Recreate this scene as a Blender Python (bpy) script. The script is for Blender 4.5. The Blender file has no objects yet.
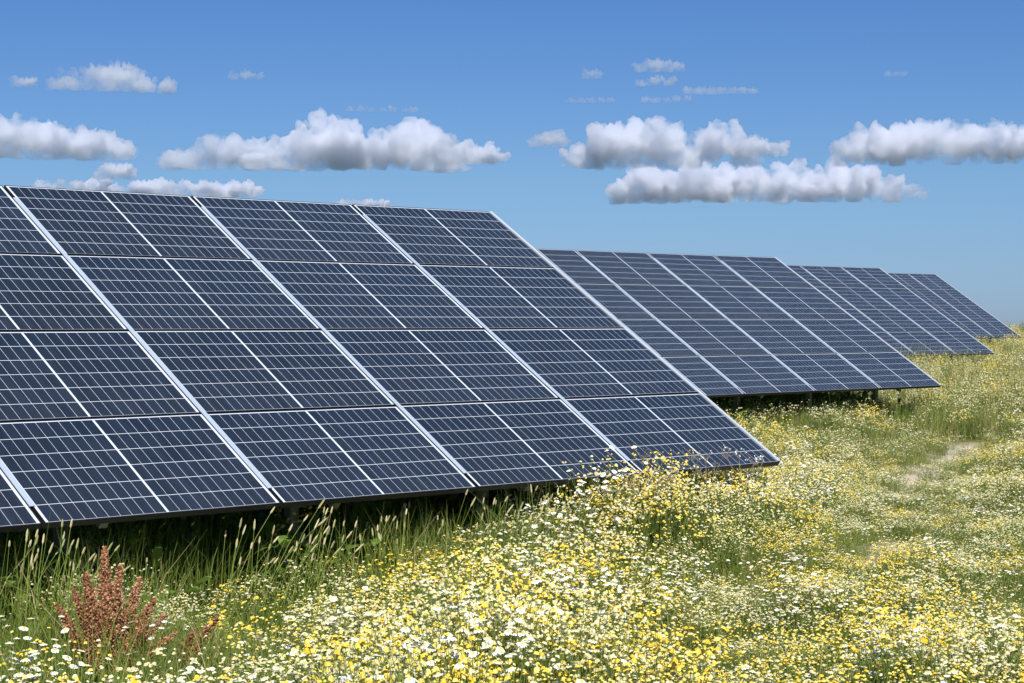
import bpy, bmesh, math, random
import numpy as np
from mathutils import Vector, Matrix

random.seed(7)
RNG = np.random.default_rng(11)
R = math.radians
SC = bpy.context.scene
COL = SC.collection

# ------------------------------------------------------------------ helpers
def link(o):
    COL.objects.link(o)
    return o

def tag(o, label=None, cat=None, group=None, kind=None):
    if label: o["label"] = label
    if cat: o["category"] = cat
    if group: o["group"] = group
    if kind: o["kind"] = kind
    return o

class MB:
    """collects polygons (with a material slot each) into one mesh"""
    def __init__(s):
        s.v = []; s.f = []; s.m = []; s.t = []
    def face(s, pts, m=0, t=0.5):
        n = len(s.v)
        s.v.extend([tuple(p) for p in pts])
        s.f.append(tuple(range(n, n + len(pts)))); s.m.append(m); s.t.append(t)
    def box(s, c, h, m=0, axes=None, mats=None):
        ax = axes or (Vector((1, 0, 0)), Vector((0, 1, 0)), Vector((0, 0, 1)))
        c = Vector(c)
        P = [c + ax[0] * (h[0] * i) + ax[1] * (h[1] * j) + ax[2] * (h[2] * k) for i in (-1, 1) for j in (-1, 1) for k in (-1, 1)]
        n = len(s.v); s.v.extend([tuple(p) for p in P])
        for q, f in enumerate(((0, 1, 3, 2), (4, 6, 7, 5), (0, 4, 5, 1), (2, 3, 7, 6), (0, 2, 6, 4), (1, 5, 7, 3))):
            s.f.append(tuple(n + i for i in f)); s.m.append(mats[q] if mats else m); s.t.append(0.5)
    def strip(s, pts, ws, side, m=0, t=0.5):
        """a bent ribbon; the last width 0 makes a point"""
        n = len(s.v); side = Vector(side)
        for p, w in zip(pts, ws):
            s.v.append(tuple(Vector(p) - side * w * .5)); s.v.append(tuple(Vector(p) + side * w * .5))
        for i in range(len(pts) - 1):
            a = n + 2 * i
            s.f.append((a, a + 1, a + 3, a + 2)); s.m.append(m); s.t.append(t)
    def tube(s, pts, rs, k=4, m=0, t=0.5):
        n = len(s.v)
        pts = [Vector(p) for p in pts]
        for i, p in enumerate(pts):
            d = (pts[min(i + 1, len(pts) - 1)] - pts[max(i - 1, 0)]).normalized()
            u = d.cross(Vector((.31, .95, .02))).normalized(); w = d.cross(u)
            for q in range(k):
                a = 2 * math.pi * q / k
                s.v.append(tuple(p + (u * math.cos(a) + w * math.sin(a)) * rs[i]))
        for i in range(len(pts) - 1):
            for q in range(k):
                s.f.append((n + i * k + q, n + i * k + (q + 1) % k, n + (i + 1) * k + (q + 1) % k, n + (i + 1) * k + q))
                s.m.append(m); s.t.append(t)
        s.f.append(tuple(n + (len(pts) - 1) * k + q for q in range(k))); s.m.append(m); s.t.append(t)
    def mesh(s, name, mats, smooth=False):
        me = bpy.data.meshes.new(name)
        me.from_pydata(s.v, [], s.f)
        for m in mats: me.materials.append(m)
        me.polygons.foreach_set("material_index", s.m)
        if smooth: me.polygons.foreach_set("use_smooth", [True] * len(s.f))
        a = me.attributes.new("tint", 'FLOAT', 'FACE'); a.data.foreach_set("value", s.t)
        me.update()
        return me
    def build(s, name, mats, parent=None, smooth=False):
        if not isinstance(mats, (list, tuple)): mats = [mats]
        o = link(bpy.data.objects.new(name, s.mesh(name, mats, smooth)))
        if parent: o.parent = parent
        return o

def hash3(i, j, k, seed):
    h = (i * 374761393 + j * 668265263 + k * 2147483647 + seed * 974711) & 0xffffffff
    h = ((h ^ (h >> 13)) * 1274126177) & 0xffffffff
    h = ((h ^ (h >> 16)) * 2246822519) & 0xffffffff
    return ((h ^ (h >> 15)) & 0xffffff) / float(0xffffff)

def noise3(P, seed=0):
    P = np.asarray(P, dtype=np.float64)
    I = np.floor(P).astype(np.int64); F = P - I
    F = F * F * F * (F * (F * 6 - 15) + 10)
    out = 0
    for a in (0, 1):
        for b in (0, 1):
            for c in (0, 1):
                w = (F[:, 0] if a else 1 - F[:, 0]) * (F[:, 1] if b else 1 - F[:, 1]) * (F[:, 2] if c else 1 - F[:, 2])
                out = out + w * hash3(I[:, 0] + a, I[:, 1] + b, I[:, 2] + c, seed)
    return out                                             # 0..1

def n2(x, y, sc, seed=0, octv=3):
    P = np.stack([np.ravel(x) / sc, np.ravel(y) / sc, np.zeros(np.size(x)) + .37], -1)
    s = 0; a = 1; tot = 0
    for o in range(octv):
        s = s + a * noise3(P * 2 ** o + o * 17.3, seed + o); tot += a; a *= .5
    return s / tot

def sstep(a, b, x):
    t = np.clip((np.asarray(x, dtype=float) - a) / (b - a), 0, 1)
    return t * t * (3 - 2 * t)

# ------------------------------------------------------------------ camera
F_PX = 1941.873
YAW, PITCH = 0.778678437757038, -0.011568623641383193
CAM = Vector((-12.78166, -9.80018, 1.175375))
cam = bpy.data.cameras.new("camera")
cam.sensor_width = 36.0
cam.lens = F_PX / 1024 * 36
cam.clip_start = .1; cam.clip_end = 40000
co = link(bpy.data.objects.new("camera", cam))
co.location = CAM
co.rotation_euler = (math.pi / 2 + PITCH, 0, -YAW)
SC.camera = co
HOR = 341.5 + F_PX * math.tan(PITCH)

def at_dist(px, dist):
    """plan position of a pixel column at a distance in front of the camera"""
    a = YAW + math.atan((px - 512) / F_PX)
    return CAM.x + dist * math.sin(a), CAM.y + dist * math.cos(a)

def at_y(px, y):
    a = YAW + math.atan((px - 512) / F_PX)
    return CAM.x + (y - CAM.y) * math.tan(a)

# ------------------------------------------------------------------ render, world and sun
SC.view_settings.view_transform = 'Standard'
SC.view_settings.look = 'None'
SC.view_settings.gamma = 1
SC.view_settings.exposure = 0.62
SC.render.engine = 'CYCLES'
SC.cycles.use_denoising = True
SC.cycles.max_bounces = 10
SC.cycles.diffuse_bounces = 4
SC.cycles.glossy_bounces = 3
SC.cycles.transmission_bounces = 4
SC.cycles.transparent_max_bounces = 24
SC.cycles.volume_bounces = 8
SC.cycles.sample_clamp_indirect = 6

SUN_EL, SUN_AZ = 45.0, 216.0                # azimuth clockwise from +Y
world = bpy.data.worlds.new("World"); SC.world = world
world.use_nodes = True
nt = world.node_tree; nt.nodes.clear()
wo = nt.nodes.new("ShaderNodeOutputWorld"); bg = nt.nodes.new("ShaderNodeBackground")
sky = nt.nodes.new("ShaderNodeTexSky"); sky.sky_type = 'NISHITA'; sky.sun_disc = False
sky.sun_elevation = R(SUN_EL); sky.sun_rotation = R(SUN_AZ)
sky.altitude = 0; sky.air_density = 1.0; sky.dust_density = 0.15; sky.ozone_density = 3.0
bg.inputs['Strength'].default_value = 0.11
tcw = nt.nodes.new("ShaderNodeTexCoord"); spw = nt.nodes.new("ShaderNodeSeparateXYZ"); rpw = nt.nodes.new("ShaderNodeValToRGB")
nt.links.new(tcw.outputs['Generated'], spw.inputs[0]); nt.links.new(spw.outputs['Z'], rpw.inputs[0])
e = rpw.color_ramp.elements; e[0].position = 0.0; e[0].color = (.20, .302, .56, 1); e[1].position = .60; e[1].color = (.68, .86, 1.0, 1)
q = e.new(.07); q.color = (.225, .325, .50, 1)
q = e.new(.17); q.color = (.185, .295, .485, 1)
mxw = nt.nodes.new("ShaderNodeMix"); mxw.data_type = 'RGBA'; mxw.blend_type = 'MULTIPLY'; mxw.inputs['Factor'].default_value = 1
nt.links.new(sky.outputs[0], mxw.inputs['A']); nt.links.new(rpw.outputs[0], mxw.inputs['B'])
nt.links.new(mxw.outputs['Result'], bg.inputs[0]); nt.links.new(bg.outputs[0], wo.inputs[0])
sun = bpy.data.lights.new("sun", 'SUN'); sun.energy = 5.0; sun.angle = R(.53); sun.color = (1, .965, .91)
so = link(bpy.data.objects.new("sun", sun))
sd = Vector((math.sin(R(SUN_AZ)) * math.cos(R(SUN_EL)), math.cos(R(SUN_AZ)) * math.cos(R(SUN_EL)), math.sin(R(SUN_EL))))
so.rotation_euler = (-sd).to_track_quat('-Z', 'Y').to_euler(); so.location = (0, 0, 50)

# ------------------------------------------------------------------ materials
def mat(name):
    m = bpy.data.materials.new(name); m.use_nodes = True
    t = m.node_tree; b = t.nodes["Principled BSDF"]
    return m, t, b

def plain(name, col, rough=.6, metal=0.0, var=.12, scale=20, bump=0.0):
    m, t, b = mat(name)
    tc = t.nodes.new("ShaderNodeTexCoord"); nz = t.nodes.new("ShaderNodeTexNoise"); nz.inputs['Scale'].default_value = scale
    nz.inputs['Detail'].default_value = 5
    t.links.new(tc.outputs['Object'], nz.inputs['Vector'])
    rp = t.nodes.new("ShaderNodeMapRange"); rp.inputs['To Min'].default_value = 1 - var; rp.inputs['To Max'].default_value = 1 + var
    t.links.new(nz.outputs['Fac'], rp.inputs['Value'])
    mx = t.nodes.new("ShaderNodeVectorMath"); mx.operation = 'SCALE'; mx.inputs[0].default_value = col
    t.links.new(rp.outputs[0], mx.inputs['Scale']); t.links.new(mx.outputs[0], b.inputs['Base Color'])
    b.inputs['Roughness'].default_value = rough; b.inputs['Metallic'].default_value = metal
    if bump:
        bp = t.nodes.new("ShaderNodeBump"); bp.inputs['Strength'].default_value = bump
        t.links.new(nz.outputs['Fac'], bp.inputs['Height']); t.links.new(bp.outputs[0], b.inputs['Normal'])
    return m

def leafy(name, stops, trans=.45, rough=.6, inst=.35, spec=.25):
    """plant material: colour picked along a ramp by the blade's own tint and the plant's random value"""
    m, t, b = mat(name)
    at = t.nodes.new("ShaderNodeAttribute"); at.attribute_name = "tint"
    oi = t.nodes.new("ShaderNodeObjectInfo")
    mr = t.nodes.new("ShaderNodeMath"); mr.operation = 'MULTIPLY_ADD'; mr.inputs[1].default_value = inst; mr.inputs[2].default_value = -inst / 2
    t.links.new(oi.outputs['Random'], mr.inputs[0])
    ad = t.nodes.new("ShaderNodeMath"); ad.operation = 'ADD'
    t.links.new(at.outputs['Fac'], ad.inputs[0]); t.links.new(mr.outputs[0], ad.inputs[1])
    rp = t.nodes.new("ShaderNodeValToRGB")
    e = rp.color_ramp.elements
    while len(e) < len(stops): e.new(.5)
    for q, (pos, c) in zip(e, stops): q.position = pos; q.color = (*c, 1)
    t.links.new(ad.outputs[0], rp.inputs[0])
    t.links.new(rp.outputs[0], b.inputs['Base Color'])
    b.inputs['Roughness'].default_value = rough; b.inputs['Specular IOR Level'].default_value = spec
    if trans:
        tr = t.nodes.new("ShaderNodeBsdfTranslucent"); t.links.new(rp.outputs[0], tr.inputs['Color'])
        ms = t.nodes.new("ShaderNodeMixShader"); ms.inputs[0].default_value = trans
        t.links.new(b.outputs[0], ms.inputs[1]); t.links.new(tr.outputs[0], ms.inputs[2])
        t.links.new(ms.outputs[0], t.nodes["Material Output"].inputs['Surface'])
    return m

M_SILVER = plain("anodised_aluminium", (.52, .56, .60), .38, .35, .04, 8)
M_RAIL = plain("rail_aluminium", (.42, .48, .54), .42, .35, .05, 6)
M_BLACK = plain("black_anodised", (.012, .013, .015), .45, .2, .2, 15)
M_GALV = plain("galvanised_steel", (.30, .31, .30), .5, .5, .25, 9)
M_POST = plain("weathered_post", (.33, .31, .22), .75, 0, .3, 11, .2)
M_BACK = plain("white_backsheet", (.55, .56, .57), .6, 0, .05, 3)

# glass over half-cut cells: 6 rows of 2 x 10 cells
PW, PH = 1.70, 1.006
def cell_material():
    m, t, b = mat("half_cut_cells_under_glass")
    N, L = t.nodes.new, t.links.new
    def math_(op, a, c=None, d=None):
        n = N("ShaderNodeMath"); n.operation = op
        for i, v in enumerate((a, c, d)):
            if v is None: continue
            if isinstance(v, (int, float)): n.inputs[i].default_value = v
            else: L(v, n.inputs[i])
        return n.outputs[0]
    uv = N("ShaderNodeUVMap"); sp = N("ShaderNodeSeparateXYZ"); L(uv.outputs[0], sp.inputs[0])
    x, y = sp.outputs[0], sp.outputs[1]                      # metres on the glass
    GW, GH = PW - .0146, PH - .0146
    xm = math_('ABSOLUTE', math_('SUBTRACT', x, GW / 2))      # mirrored about the middle
    half = (GW / 2 - .0075 - .019)
    px_ = half / 10; py_ = (GH - .009) / 6
    xc = math_('DIVIDE', math_('SUBTRACT', xm, .0075), px_)
    yc = math_('DIVIDE', math_('SUBTRACT', y, .002), py_)
    fx = math_('FRACT', xc); fy = math_('FRACT', yc)
    dx = math_('MULTIPLY', math_('MINIMUM', fx, math_('SUBTRACT', 1.0, fx)), px_)
    dy = math_('MULTIPLY', math_('MINIMUM', fy, math_('SUBTRACT', 1.0, fy)), py_)
    inx = math_('GREATER_THAN', dx, .0012); iny = math_('GREATER_THAN', dy, .0023)
    ok = math_('MULTIPLY', math_('MULTIPLY', inx, iny), math_('MULTIPLY', math_('GREATER_THAN', xc, 0.0), math_('LESS_THAN', xc, 10.0)))
    ok = math_('MULTIPLY', ok, math_('MULTIPLY', math_('GREATER_THAN', yc, 0.0), math_('LESS_THAN', yc, 6.0)))
    # cell to cell and panel to panel shifts
    cv = N("ShaderNodeCombineXYZ"); oi = N("ShaderNodeObjectInfo")
    L(math_('FLOOR', math_('DIVIDE', x, px_)), cv.inputs[0]); L(math_('FLOOR', yc), cv.inputs[1]); L(math_('MULTIPLY', oi.outputs['Random'], 91.0), cv.inputs[2])
    wn = N("ShaderNodeTexWhiteNoise"); wn.noise_dimensions = '3D'; L(cv.outputs[0], wn.inputs['Vector'])
    v = math_('ADD', math_('MULTIPLY', wn.outputs['Value'], .5), math_('ADD', math_('MULTIPLY', oi.outputs['Random'], .35), .6))
    cc = N("ShaderNodeVectorMath"); cc.operation = 'SCALE'; cc.inputs[0].default_value = (.0048, .0090, .0172); L(v, cc.inputs['Scale'])
    mx = N("ShaderNodeMix"); mx.data_type = 'RGBA'; L(ok, mx.inputs['Factor'])
    mx.inputs['A'].default_value = (.49, .52, .56, 1); L(cc.outputs[0], mx.inputs['B'])
    # dust that lies along the lower edge and in faint rain streaks
    nz = N("ShaderNodeTexNoise"); nz.inputs['Scale'].default_value = 5; nz.inputs['Detail'].default_value = 6
    mp = N("ShaderNodeMapping"); mp.inputs['Scale'].default_value = (3.0, .5, 1); L(uv.outputs[0], mp.inputs[0]); L(mp.outputs[0], nz.inputs['Vector'])
    ds = math_('MULTIPLY', math_('SUBTRACT', 1.0, math_('DIVIDE', y, GH)), .5)
    du = math_('MULTIPLY', math_('MULTIPLY', nz.outputs['Fac'], math_('ADD', ds, .5)), .05)
    md = N("ShaderNodeMix"); md.data_type = 'RGBA'; L(du, md.inputs['Factor']); L(mx.outputs['Result'], md.inputs['A']); md.inputs['B'].default_value = (.42, .40, .36, 1)
    L(md.outputs['Result'], b.inputs['Base Color'])
    L(math_('ADD', math_('MULTIPLY', du, 2.0), .10), b.inputs['Roughness'])
    b.inputs['IOR'].default_value = 1.52
    b.inputs['Specular IOR Level'].default_value = .5
    return m
M_CELL = cell_material()

# ------------------------------------------------------------------ terrain
YS = np.array([-400, -12, 2, 8, 16.2, 25, 33, 41, 50, 60, 120, 400, 1200, 9000], float)
ZS = np.array([-.8, -.8, -.8, -.72, -.48, -.24, -.05, .05, -.05, -.3, -2.3, -11, -34, -170], float)
def pchip(x):
    # smooth monotone-ish interpolation (cubic Hermite with limited slopes)
    x = np.clip(x, YS[0], YS[-1])
    h = np.diff(YS); d = np.diff(ZS) / h
    m = np.zeros(len(YS)); m[1:-1] = np.where(d[:-1] * d[1:] > 0, 2 * d[:-1] * d[1:] / (d[:-1] + d[1:] + 1e-12), 0); m[-1] = d[-1]
    i = np.clip(np.searchsorted(YS, x) - 1, 0, len(h) - 1)
    t = (x - YS[i]) / h[i]
    return (ZS[i] * (2 * t**3 - 3 * t**2 + 1) + m[i] * h[i] * (t**3 - 2 * t**2 + t) + ZS[i + 1] * (-2 * t**3 + 3 * t**2) + m[i + 1] * h[i] * (t**3 - t**2))
def ground_z(x, y):
    x = np.atleast_1d(np.asarray(x, float)); y = np.atleast_1d(np.asarray(y, float))
    z = pchip(y)
    z = z + .20 * np.exp(-((x + .9) / 1.7) ** 2 - ((y + .25) / 1.1) ** 2)           # the rise by the near array's corner
    near = np.exp(-(np.hypot(x, y - 10) / 70) ** 4)
    z = z + near * .24 * (n2(x, y, 1.9, 5) - .5)
    return z

def seg_d(x, y, a, b):
    ax, ay = a; bx, by = b
    t = np.clip(((x - ax) * (bx - ax) + (y - ay) * (by - ay)) / ((bx - ax) ** 2 + (by - ay) ** 2), 0, 1)
    return np.hypot(x - ax - t * (bx - ax), y - ay - t * (by - ay))
SAND = [((-.3, -1.15), (1.45, -.12), .15), ((3.2, 1.0), (4.6, 1.7), .05), ((6.0, 2.85), (9.4, 4.75), .13), ((8.6, 4.15), (12.6, 6.3), .22)]
def bare(x, y):
    """1 on the trodden sandy track, 0 in the meadow"""
    w = .95 * (n2(x, y, .5, 31) - .5) + .5 * (n2(x, y, .11, 37, 2) - .5)
    d = np.full(np.shape(x), 9.0)
    for a, b, r in SAND: d = np.minimum(d, seg_d(x, y, a, b) - r)
    return 1 - sstep(-.10, .22, d + w)
def trodden(x, y):
    d = np.full(np.shape(x), 9.0)
    for a, b, r in SAND: d = np.minimum(d, seg_d(x, y, a, b) - r)
    return 1 - sstep(.1, 1.1, d)

def make_ground():
    # one sheet, fine near the camera and coarse towards the horizon
    def axis(c, near, step, far):
        a = [0.0]; s = step
        while a[-1] < far:
            if a[-1] > near: s *= 1.22
            a.append(a[-1] + s)
        a = np.array(a); return np.concatenate([c - a[:0:-1], c + a])
    xs = axis(2, 26, .28, 8000); ys = axis(4, 22, .28, 8000)
    X, Y = np.meshgrid(xs, ys); x, y = X.ravel(), Y.ravel()
    z = ground_z(x, y)
    bz = bare(x, y); z = z - .03 * bz
    nx, ny = len(xs), len(ys)
    I = np.arange(nx * ny).reshape(ny, nx)
    q = np.stack([I[:-1, :-1], I[:-1, 1:], I[1:, 1:], I[1:, :-1]], -1).reshape(-1, 4)
    me = bpy.data.meshes.new("ground")
    me.from_pydata(np.stack([x, y, z], -1).tolist(), [], q.tolist())
    me.polygons.foreach_set("use_smooth", [True] * len(q))
    a = me.attributes.new("sandy", 'FLOAT', 'POINT'); a.data.foreach_set("value", bz)
    m, t, b = mat("meadow_soil")
    N, L = t.nodes.new, t.links.new
    tc = N("ShaderNodeTexCoord")
    def nz(sc, det=6):
        n = N("ShaderNodeTexNoise"); n.inputs['Scale'].default_value = sc; n.inputs['Detail'].default_value = det
        L(tc.outputs['Object'], n.inputs['Vector']); return n
    n1, n2_, n3 = nz(.6), nz(14), nz(60, 3)
    r1 = N("ShaderNodeValToRGB"); e = r1.color_ramp.elements
    e[0].position = .35; e[0].color = (.11, .115, .035, 1); e[1].position = .62; e[1].color = (.23, .20, .085, 1)
    L(n1.outputs['Fac'], r1.inputs[0])
    r2 = N("ShaderNodeValToRGB"); e = r2.color_ramp.elements
    e[0].position = .3; e[0].color = (.33, .27, .20, 1); e[1].position = .7; e[1].color = (.50, .43, .34, 1)
    L(n2_.outputs['Fac'], r2.inputs[0])
    at = N("ShaderNodeAttribute"); at.attribute_name = "sandy"
    mx = N("ShaderNodeMix"); mx.data_type = 'RGBA'
    L(at.outputs['Fac'], mx.inputs['Factor']); L(r1.outputs[0], mx.inputs['A']); L(r2.outputs[0], mx.inputs['B'])
    L(mx.outputs['Result'], b.inputs['Base Color'])
    ge = N("ShaderNodeVectorMath"); ge.operation = 'LENGTH'; L(tc.outputs['Object'], ge.inputs[0])
    fr = N("ShaderNodeMapRange"); fr.inputs['From Min'].default_value = 130; fr.inputs['From Max'].default_value = 320; L(ge.outputs['Value'], fr.inputs['Value'])
    vo = N("ShaderNodeTexVoronoi"); vo.inputs['Scale'].default_value = .006; L(tc.outputs['Object'], vo.inputs['Vector'])
    r3 = N("ShaderNodeValToRGB"); e = r3.color_ramp.elements
    e[0].color = (.030, .055, .020, 1); e[1].color = (.075, .085, .045, 1); L(vo.outputs['Color'], r3.inputs[0])
    m2 = N("ShaderNodeMix"); m2.data_type = 'RGBA'; L(fr.outputs[0], m2.inputs['Factor']); L(mx.outputs['Result'], m2.inputs['A']); L(r3.outputs[0], m2.inputs['B'])
    L(m2.outputs['Result'], b.inputs['Base Color'])
    b.inputs['Roughness'].default_value = .95; b.inputs['Specular IOR Level'].default_value = .1
    bp = N("ShaderNodeBump"); bp.inputs['Strength'].default_value = .5; bp.inputs['Distance'].default_value = .03
    L(n3.outputs['Fac'], bp.inputs['Height']); L(bp.outputs[0], b.inputs['Normal'])
    me.materials.append(m)
    o = link(bpy.data.objects.new("ground", me)); tag(o, kind="structure")
make_ground()

# ------------------------------------------------------------------ solar arrays
TILT = 0.5680042
CELLW, CELLH = 1.72, 1.02
EX, EY, EZ = Vector((1, 0, 0)), Vector((0, math.cos(TILT), math.sin(TILT))), Vector((0, -math.sin(TILT), math.cos(TILT)))

def panel_meshes():
    f = MB(); hw, hh, d, lip = PW / 2, PH / 2, .040, .007
    for sx in (-1, 1):
        f.box((sx * (hw - lip / 2), 0, -d / 2), (lip / 2, hh, d / 2), m=0)
    for sy in (-1, 1):
        f.box((0, sy * (hh - lip / 2), -d / 2), (hw - lip - .0002, lip / 2, d / 2), m=0)
    fm = f.mesh("solar_panel", [M_BLACK])
    g = MB(); a, b = hw - lip - .0003, hh - lip - .0003
    g.face([(-a, -b, -.002), (a, -b, -.002), (a, b, -.002), (-a, b, -.002)])
    gm = g.mesh("cell_glass", [M_CELL])
    uv = gm.uv_layers.new(name="UVMap")
    for l, (u, v) in zip(uv.data, ((0, 0), (2 * a, 0), (2 * a, 2 * b), (0, 2 * b))): l.uv = (u, v)
    k = MB(); k.face([(-a, -b, -.010), (-a, b, -.010), (a, b, -.010), (a, -b, -.010)])
    k.box((0, hh * .72, -.022), (.05, .05, .011), m=1)
    km = k.mesh("backsheet", [M_BACK, M_BLACK])
    return fm, gm, km
PM, GM, KM = panel_meshes()

def loc3(org, u, v, w=0):
    """u metres left of the right end, v metres up the slope, w off the glass"""
    return Vector(org) - EX * u + EY * v + EZ * w

def solar_array(org, cols, label, post_off):
    root = link(bpy.data.objects.new("solar_array", None))
    gz = float(ground_z(org[0] - 2, org[1] + 1.7)[0])
    root.location = (org[0], org[1] + 1.7, gz); root.empty_display_size = .3
    tag(root, label, "solar array", "rows of tilted solar arrays in the meadow")
    base = Vector(root.location)
    rl = random.Random(int(org[0] * 10) + 3)
    for c in range(cols):
        for r in range(4):
            ctr = loc3(org, (c + .5) * CELLW, (r + .5) * CELLH, rl.uniform(-.0012, .0012)) - base
            p = link(bpy.data.objects.new("solar_panel", PM)); p.parent = root; p.location = ctr
            p.rotation_euler = (TILT + R(rl.uniform(-.12, .12)), R(rl.uniform(-.12, .12)), 0)
            for n, me in (("cell_glass", GM), ("backsheet", KM)):
                q = link(bpy.data.objects.new(n, me)); q.parent = p
    # cover rails in the gaps between the columns, stopping short of both ends
    for c in range(1, cols):
        b = MB(); b.box(loc3((0, 0, 0), 0, 0), (.0185, (4 * CELLH - .165 - .20) / 2, .002), axes=(EX, EY, EZ))
        o = b.build("cover_rail", M_RAIL, root); o.location = loc3(org, c * CELLW - .0065, (.165 + 4 * CELLH - .20) / 2, .0045) - base
    b = MB(); b.box((0, 0, 0), (.017, 2 * CELLH - .012, .0025), axes=(EX, EY, EZ))
    o = b.build("end_rail", M_SILVER, root); o.location = loc3(org, .018, 2 * CELLH, .005) - base
    # purlins, rafters and posts under the panels
    L = cols * CELLW
    for v in (.35, 1.5, 2.6, 3.7):
        b = MB(); b.box((0, 0, 0), (L / 2 - .05, .025, .03), axes=(EX, EY, EZ))
        o = b.build("purlin", M_GALV, root); o.location = loc3(org, L / 2, v, -.072) - base
    u = post_off; k = 0
    while u < L - .2:
        b = MB(); b.box((0, 0, 0), (.03, 1.9, .04), axes=(EX, EY, EZ))
        o = b.build("rafter", M_GALV, root); o.location = loc3(org, u, 2.04, -.145) - base
        for v, nm in ((.7, "post"), (3.2, "post")):
            top = loc3(org, u, v, -.18)
            g = float(ground_z(top.x, top.y)[0]) - .25
            b = MB(); h = (top.z - g) / 2; b.box((0, 0, 0), (.035, .035, h))
            o = b.build("post", M_POST, root); o.location = Vector((top.x, top.y, g + h)) - base
        b = MB(); p0 = loc3(org, u, .7, -.2); p1 = loc3(org, u, 3.2, -.2)
        q0 = Vector((p0.x + .045, p0.y, p0.z - .25)); q1 = Vector((p1.x + .045, p1.y, p1.z - .15))
        q1.z -= .9
        b.tube([q0 - base, q1 - base], [.018, .018], 6)
        b.build("brace", M_GALV, root)
        u += 1.8
    return root

solar_array((0, 0, 0), 7, "nearest and largest solar array, four panels high, filling the left of the meadow", .95)
solar_array((14.7141, 7.9891, .0780), 9, "second solar array, directly behind the near array's right end", .9)
solar_array((29.7405, 16.1773, .3220), 9, "third solar array, standing behind the second and before the smallest", .9)
solar_array((45.6754, 24.8611, .5577), 9, "farthest and smallest solar array on the right at the meadow's crest", .9)

# ------------------------------------------------------------------ plants
M_GRASS = leafy("green_grass", [(0, (.07, .13, .015)), (.5, (.16, .235, .030)), (1, (.28, .32, .07))])
M_DRY = leafy("dry_grass", [(0, (.18, .165, .055)), (.5, (.34, .29, .11)), (1, (.48, .41, .20))], .3)
M_HERB = leafy("feathery_leaf", [(0, (.09, .14, .022)), (.6, (.19, .24, .05)), (1, (.31, .33, .10))])
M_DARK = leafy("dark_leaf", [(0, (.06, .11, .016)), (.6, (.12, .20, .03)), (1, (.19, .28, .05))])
M_WHITE = leafy("white_petal", [(0, (.78, .78, .72)), (1, (.86, .86, .82))], .25, .6, 0)
M_YELLOW = leafy("yellow_floret", [(0, (.62, .41, .025)), (.5, (.73, .55, .075)), (1, (.78, .66, .20))], .12, .7, .5)
M_CREAM = leafy("cream_floret", [(0, (.56, .49, .20)), (1, (.76, .71, .46))], .25, .7, .5)
M_HEAD = leafy("grass_seed_head", [(0, (.26, .25, .10)), (1, (.50, .43, .24))], .15, .8, .3)
M_RUST = leafy("rust_seed", [(0, (.15, .095, .035)), (.45, (.36, .150, .078)), (1, (.50, .28, .15))], .2, .8, .3)
M_BROWN = leafy("brown_twig", [(0, (.10, .085, .055)), (1, (.30, .25, .17))], .1, .8, .2)
M_GOLD = leafy("golden_floret", [(0, (.50, .34, .07)), (1, (.70, .55, .20))], .12, .7, .3)

def blade(b, rg, x, y, h, w, lean, m, seg=3):
    a = rg.uniform(0, 2 * math.pi); d = Vector((math.cos(a), math.sin(a), 0)); s = Vector((-d.y, d.x, 0))
    tw = rg.uniform(-.9, .9); s = (s * math.cos(tw) + d * math.sin(tw))
    pts, ws = [], []
    for i in range(seg + 1):
        t = i / seg
        pts.append(Vector((x, y, 0)) + d * (lean * h * t ** 1.9) + Vector((0, 0, h * (t - .28 * lean * t ** 2.5))))
        ws.append(w * (1 - t ** 1.6) if i < seg else w * .06)
    b.strip(pts, ws, s, m, rg.uniform(.1, .9))

def grass_tuft(seed, n=46, h=.42, rad=.13, w=.0055, mats=(M_GRASS, M_DRY), dry=.18, lean=.55):
    rg = random.Random(seed); b = MB()
    for i in range(n):
        r = rad * math.sqrt(rg.random()); a = rg.uniform(0, 6.283)
        blade(b, rg, r * math.cos(a), r * math.sin(a), h * rg.uniform(.45, 1.1), w * rg.uniform(.6, 1.3), lean * rg.uniform(.15, 1.4), 1 if rg.random() < dry else 0)
    return b.mesh("grass_tuft", list(mats))

def daisy(b, rg, c, r, mw, my, petals=9, tilt=.5):
    a = rg.uniform(0, 6.283); n = Vector((math.cos(a) * rg.uniform(0, tilt), math.sin(a) * rg.uniform(0, tilt), 1)).normalized()
    u = n.cross(Vector((.3, .9, .1))).normalized(); v = n.cross(u); c = Vector(c)
    droop = rg.uniform(-.1, .55); t0 = rg.random()
    for k in range(petals):
        a = 2 * math.pi * (k + rg.uniform(-.12, .12)) / petals; rr = r * rg.uniform(.85, 1.08)
        d = u * math.cos(a) + v * math.sin(a); s = (v * math.cos(a) - u * math.sin(a))
        w = r * .30
        p0, p1, p2 = c + d * r * .30, c + d * rr * .75 - n * (droop * r * .18), c + d * rr - n * (droop * r * .5)
        b.face([p0 - s * w * .45, p0 + s * w * .45, p1 + s * w, p1 - s * w], mw, t0)
        b.face([p1 - s * w, p1 + s * w, p2 + s * w * .35, p2 - s * w * .35], mw, t0)
    dome(b, c + n * r * .02, n, u, v, r * .36, r * .26, my, rg.random())

def dome(b, c, n, u, v, r, h, m, t):
    k = 6
    ring = [c + (u * math.cos(6.283 * i / k) + v * math.sin(6.283 * i / k)) * r for i in range(k)]
    mid = [c + n * h * .75 + (u * math.cos(6.283 * i / k) + v * math.sin(6.283 * i / k)) * r * .6 for i in range(k)]
    for i in range(k):
        j = (i + 1) % k
        b.face([ring[i], ring[j], mid[j], mid[i]], m, t)
    b.face(list(mid), m, t)

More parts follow.
